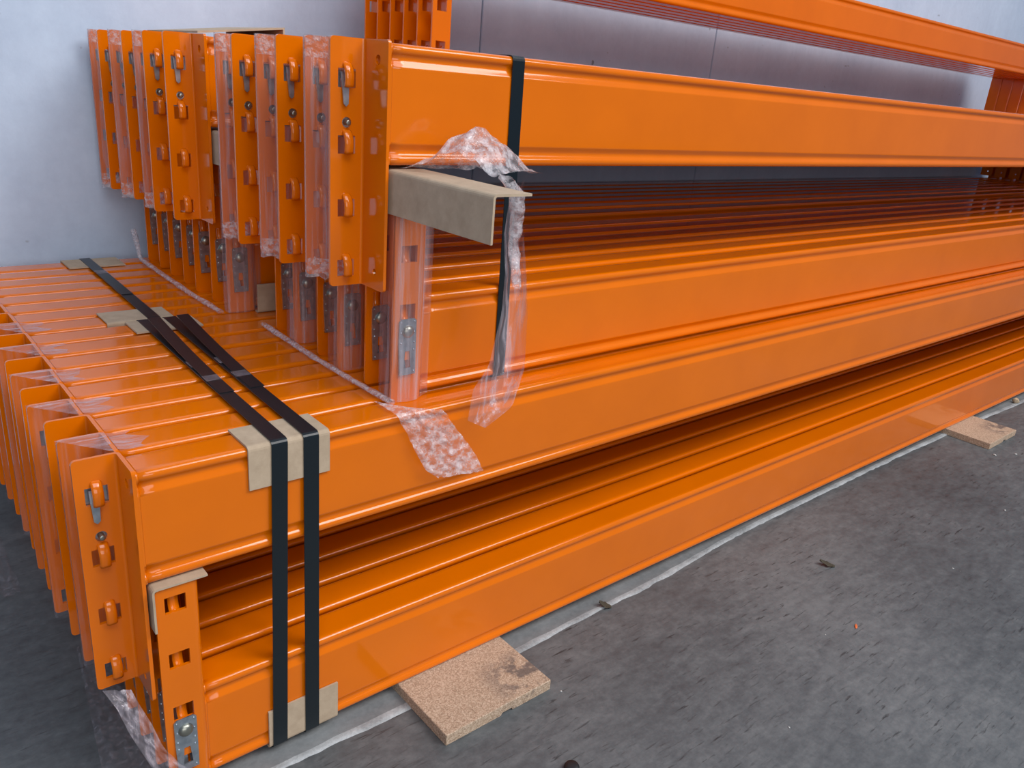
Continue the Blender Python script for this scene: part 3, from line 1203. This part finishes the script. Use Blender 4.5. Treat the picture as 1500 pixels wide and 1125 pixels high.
def crumple_dome():
    V, F = [], []
    # ridge line of the bunch over the top leg of the cardboard, from behind the upper connector to the outer tip
    base_l = [(0.334, 0.040), (0.332, 0.005), (0.331, -0.030), (0.331, -0.060), (0.332, -0.088)]
    rows = []
    nr, nc = 30, 22
    crest = [(0.0, 0.002), (0.2, 0.014), (0.45, 0.040), (0.62, 0.050), (0.8, 0.034), (1.0, 0.006)]

    def cr(f):
        for (a, ha), (b_, hb) in zip(crest, crest[1:]):
            if f <= b_:
                t = (f - a) / (b_ - a)
                t = t * t * (3 - 2 * t)
                return ha + (hb - ha) * t
        return crest[-1][1]
    for i in range(nr + 1):
        f = i / nr
        row = []
        for j in range(nc + 1):
            g = j / nc
            x = 0.336 + 0.10 * f * 0.6 + 0.125 * g * (0.35 + 0.65 * f)
            y = 0.046 - 0.105 * f + 0.055 * g * f
            h = cr(f) * math.sin(math.pi * (0.15 + 0.85 * g)) if g < 1 else 0
            nz = (0.5 - abs(noise.noise((f * 5, g * 22, 3)))) * 0.010 + noise.noise((f * 30, g * 38, 8)) * 0.003
            row.append(Vector((x, min(y, 0.047), 0.7452 + max(h + nz * (0.2 + min(cr(f) * 25, 1)), 0.0))))
        rows.append(row)
    grid_sheet(rows, V, F)
    # knot falling from the outer tip into the hanging ribbon
    b0 = len(V)
    P = resample([on_y((742, 262), -0.028), on_y((757, 285), -0.030), on_y((757, 320), -0.022), on_y((752, 360), -0.014), on_y((757, 420), -0.02)], 30)
    ns = 14
    for k, p in enumerate(P):
        rr = 0.012 * (1 - 0.45 * k / 30)
        for j in range(ns):
            an = 2 * math.pi * j / ns
            r_ = rr * (1 + 0.6 * noise.noise((k * 0.3, math.cos(an) * 2.2, math.sin(an) * 2.2)))
            V.append(p + Vector((math.cos(an) * r_, math.sin(an) * r_ * 0.6, 0.3 * r_ * math.sin(an))))
    for k in range(30):
        for j in range(ns):
            j2 = (j + 1) % ns
            F.append((b0 + k * ns + j, b0 + k * ns + j2, b0 + (k + 1) * ns + j2, b0 + (k + 1) * ns + j))
    return V, F


V, F = crumple_dome()
film_obj('crumpled heap of clear stretch film on the jutting cardboard', V, F, FILM_C)

# loose tail of film lying over the top front edge of the floor bundle
V, F = [], []
rows = []
left = [on_z((548, 588), TOPZ + 0.004), on_z((578, 606), TOPZ + 0.004), on_y((594, 634), -0.005), on_y((606, 660), -0.007), on_y((622, 688), -0.010), on_y((640, 699), -0.012)]
right = [on_z((600, 598), TOPZ + 0.005), on_z((646, 598), TOPZ + 0.004), on_y((664, 624), -0.006), on_y((681, 646), -0.008), on_y((696, 668), -0.011), on_y((706, 688), -0.014)]
Lr, Rr = resample(left, 40), resample(right, 40)
for i in range(41):
    row = []
    for j in range(25):
        g = j / 24
        p = Lr[i].lerp(Rr[i], g)
        a = noise.noise((i * 0.35, g * 7, 4)) * 0.5 + noise.noise((i * 0.8, g * 15, 9)) * 0.35
        a += 0.5 * abs(noise.noise((i * 0.12 + g * 2.0, g * 11, 21)))
        p.y -= 0.0075 * (a + 0.45) * min(1, i / 8)
        p.z += 0.002 * abs(a)
        row.append(p)
    rows.append(row)
grid_sheet(rows, V, F)
film_obj('crinkled tail of stretch film draped over the floor bundle top edge', V, F, FILM_C)

# film dropping from the foot of the floor bundle to the ground
V, F = [], []
rows = []
left = [on_y((150, 1012), 0.02), on_y((172, 1040), 0.005), on_y((188, 1072), -0.005), on_y((206, 1100), -0.012), on_y((225, 1128), -0.016), on_y((240, 1150), -0.016)]
right = [on_y((192, 1010), 0.01), on_y((204, 1032), 0.0), on_y((222, 1060), -0.010), on_y((238, 1092), -0.018), on_y((262, 1118), -0.022), on_y((310, 1140), -0.020)]
Lr, Rr = resample(left, 36), resample(right, 36)
for i in range(37):
    row = []
    for j in range(17):
        g = j / 16
        p = Lr[i].lerp(Rr[i], g)
        a = noise.noise((i * 0.25, g * 6, 14))
        p.y -= 0.006 * a
        p.z = max(p.z, 0.002)
        row.append(p)
    rows.append(row)
grid_sheet(rows, V, F)
film_obj('twisted stretch film hanging from the foot of the floor bundle', V, F, FILM_H)
V, F = [], []
rows = []
for i in range(25):
    row = []
    for j in range(21):
        px_ = (112 + 4.6 * j * (0.4 + 0.6 * i / 24) + i * 1.6, 950 + 7.6 * i)
        p = on_z(px_, 0.003)
        p.z = 0.002 + 0.010 * abs(noise.noise((i * 0.28, j * 0.3, 2)))
        row.append(p)
    rows.append(row)
grid_sheet(rows, V, F)
film_obj('loose sheet of clear stretch film lying on the floor by the connectors', V, F, FILM_L)
V, F = [], []
rows = []
for i in range(17):
    row = []
    for j in range(13):
        f, g = i / 16, j / 12
        p = Vector((-0.10 + 0.05 * g, 0.55 + 0.35 * f, 0.002 + 0.025 * abs(noise.noise((f * 5, g * 4, 7)))))
        row.append(p)
    rows.append(row)
grid_sheet(rows, V, F)
film_obj('scrap of clear stretch film on the floor towards the wall', V, F, FILM_L)


# ------------------------------------------------------------------ small things on the floor
def chip(name, label, cat, p, size, mat, seed, flat=0.35, group=None):
    bm = bmesh.new()
    bmesh.ops.create_icosphere(bm, subdivisions=2, radius=1)
    for v in bm.verts:
        n = 1 + 0.35 * noise.noise(v.co * 1.4 + Vector((seed, 0, 0)))
        v.co = Vector((v.co.x * size[0] * n, v.co.y * size[1] * n, (v.co.z * n + 0.9) * size[2]))
    me = bm_mesh(name, bm, mat)
    o = link_mesh(name, me)
    zmin = min(v.co.z for v in me.vertices)
    o.location = (p.x, p.y, -zmin + (p.z if p.z > 0 else 0))
    o.rotation_euler = (0, 0, seed)
    tag(o, label, cat, group)
    return o


def leaf(label, p, L, wd, rot, lift):
    V, F = [], []
    n = 8
    for i in range(n + 1):
        f = i / n
        w_ = wd * math.sin(math.pi * min(f * 0.93 + 0.04, 1)) * (1 + 0.25 * math.sin(i * 2.1))
        x = L * (f - 0.5)
        zc = 0.0012 + lift * f * f
        for (s, dz) in ((-1, lift * 0.45), (0, 0), (1, lift * 0.3)):
            V.append((x, s * w_, zc + dz * abs(s)))
    for i in range(n):
        for j in range(2):
            F.append((i * 3 + j, (i + 1) * 3 + j, (i + 1) * 3 + j + 1, i * 3 + j + 1))
    me = build('dry_leaf', V, F, LEAF, True)
    bm = bmesh.new()
    bm.from_mesh(me)
    bmesh.ops.solidify(bm, geom=bm.faces[:], thickness=0.0005)
    bm.to_mesh(me)
    bm.free()
    zmin = min(v.co.z for v in me.vertices)
    o = link_mesh('dry_leaf', me)
    o.location = (p.x, p.y, -zmin)
    o.rotation_euler = (0, 0, rot)
    tag(o, label, 'leaf')
    return o


leaf('curled dark dry leaf alone on the open floor', on_z((1211, 829), 0), 0.030, 0.007, 2.2, 0.008)
leaf('small brown dry leaf caught at the mortar line', on_z((886, 890), 0), 0.022, 0.007, 2.4, 0.009)
chip('plastic_scrap', 'tiny orange plastic scrap on the open floor', 'scrap', on_z((1254, 918), 0), (0.008, 0.0022, 0.001), ORANGECHIP, 0.5)
chip('wood_chip', 'tiny pale wood chip under the far part of the floor bundle', 'chip', on_z((1487, 591), 0), (0.010, 0.008, 0.010), WOODCHIP, 2.0)
CH1 = 'tiny pale chip lying loose on the open floor'
CH2 = 'small pale chip on the floor beside the halfway particle board'
CH3 = 'tiny pale chip on the floor beside the tyre-scuffed particle board'
for k, (px_, sz, lab) in enumerate((((822, 1013), 0.0018, CH3), ((1457, 667), 0.005, CH2), ((1488, 666), 0.004, CH2), ((1209, 930), 0.0014, CH1), ((1396, 833), 0.002, CH1), ((1472, 748), 0.003, CH1), ((1156, 1066), 0.0016, CH1))):
    chip('concrete_chip', lab, 'chip', on_z(px_, 0), (sz, sz * 0.7, sz * 0.4), WHITECHIP, k * 1.3, group='loose chips on the floor')
# black rubber plug set in the floor
bm = bmesh.new()
q = on_z((837, 1128), 0)
prof = [(0.0105, 0), (0.0105, 0.006), (0.0092, 0.0085), (0.005, 0.0095), (0.001, 0.0098)]
V, F = [], []
ns = 20
for (r_, z) in prof:
    for k in range(ns):
        an = 2 * math.pi * k / ns
        V.append((r_ * math.cos(an), r_ * math.sin(an), z))
for i in range(len(prof) - 1):
    for k in range(ns):
        k2 = (k + 1) % ns
        F.append((i * ns + k, i * ns + k2, (i + 1) * ns + k2, (i + 1) * ns + k))
F.append(tuple(range((len(prof) - 1) * ns, len(prof) * ns)))
F.append(tuple(reversed(range(ns))))
bm.free()
o = link_mesh('floor_plug', fix_normals(build('floor_plug', V, F, BLACK, True)))
o.location = (q.x, q.y, 0)
tag(o, 'small round black plug standing on the bare floor', 'plug')
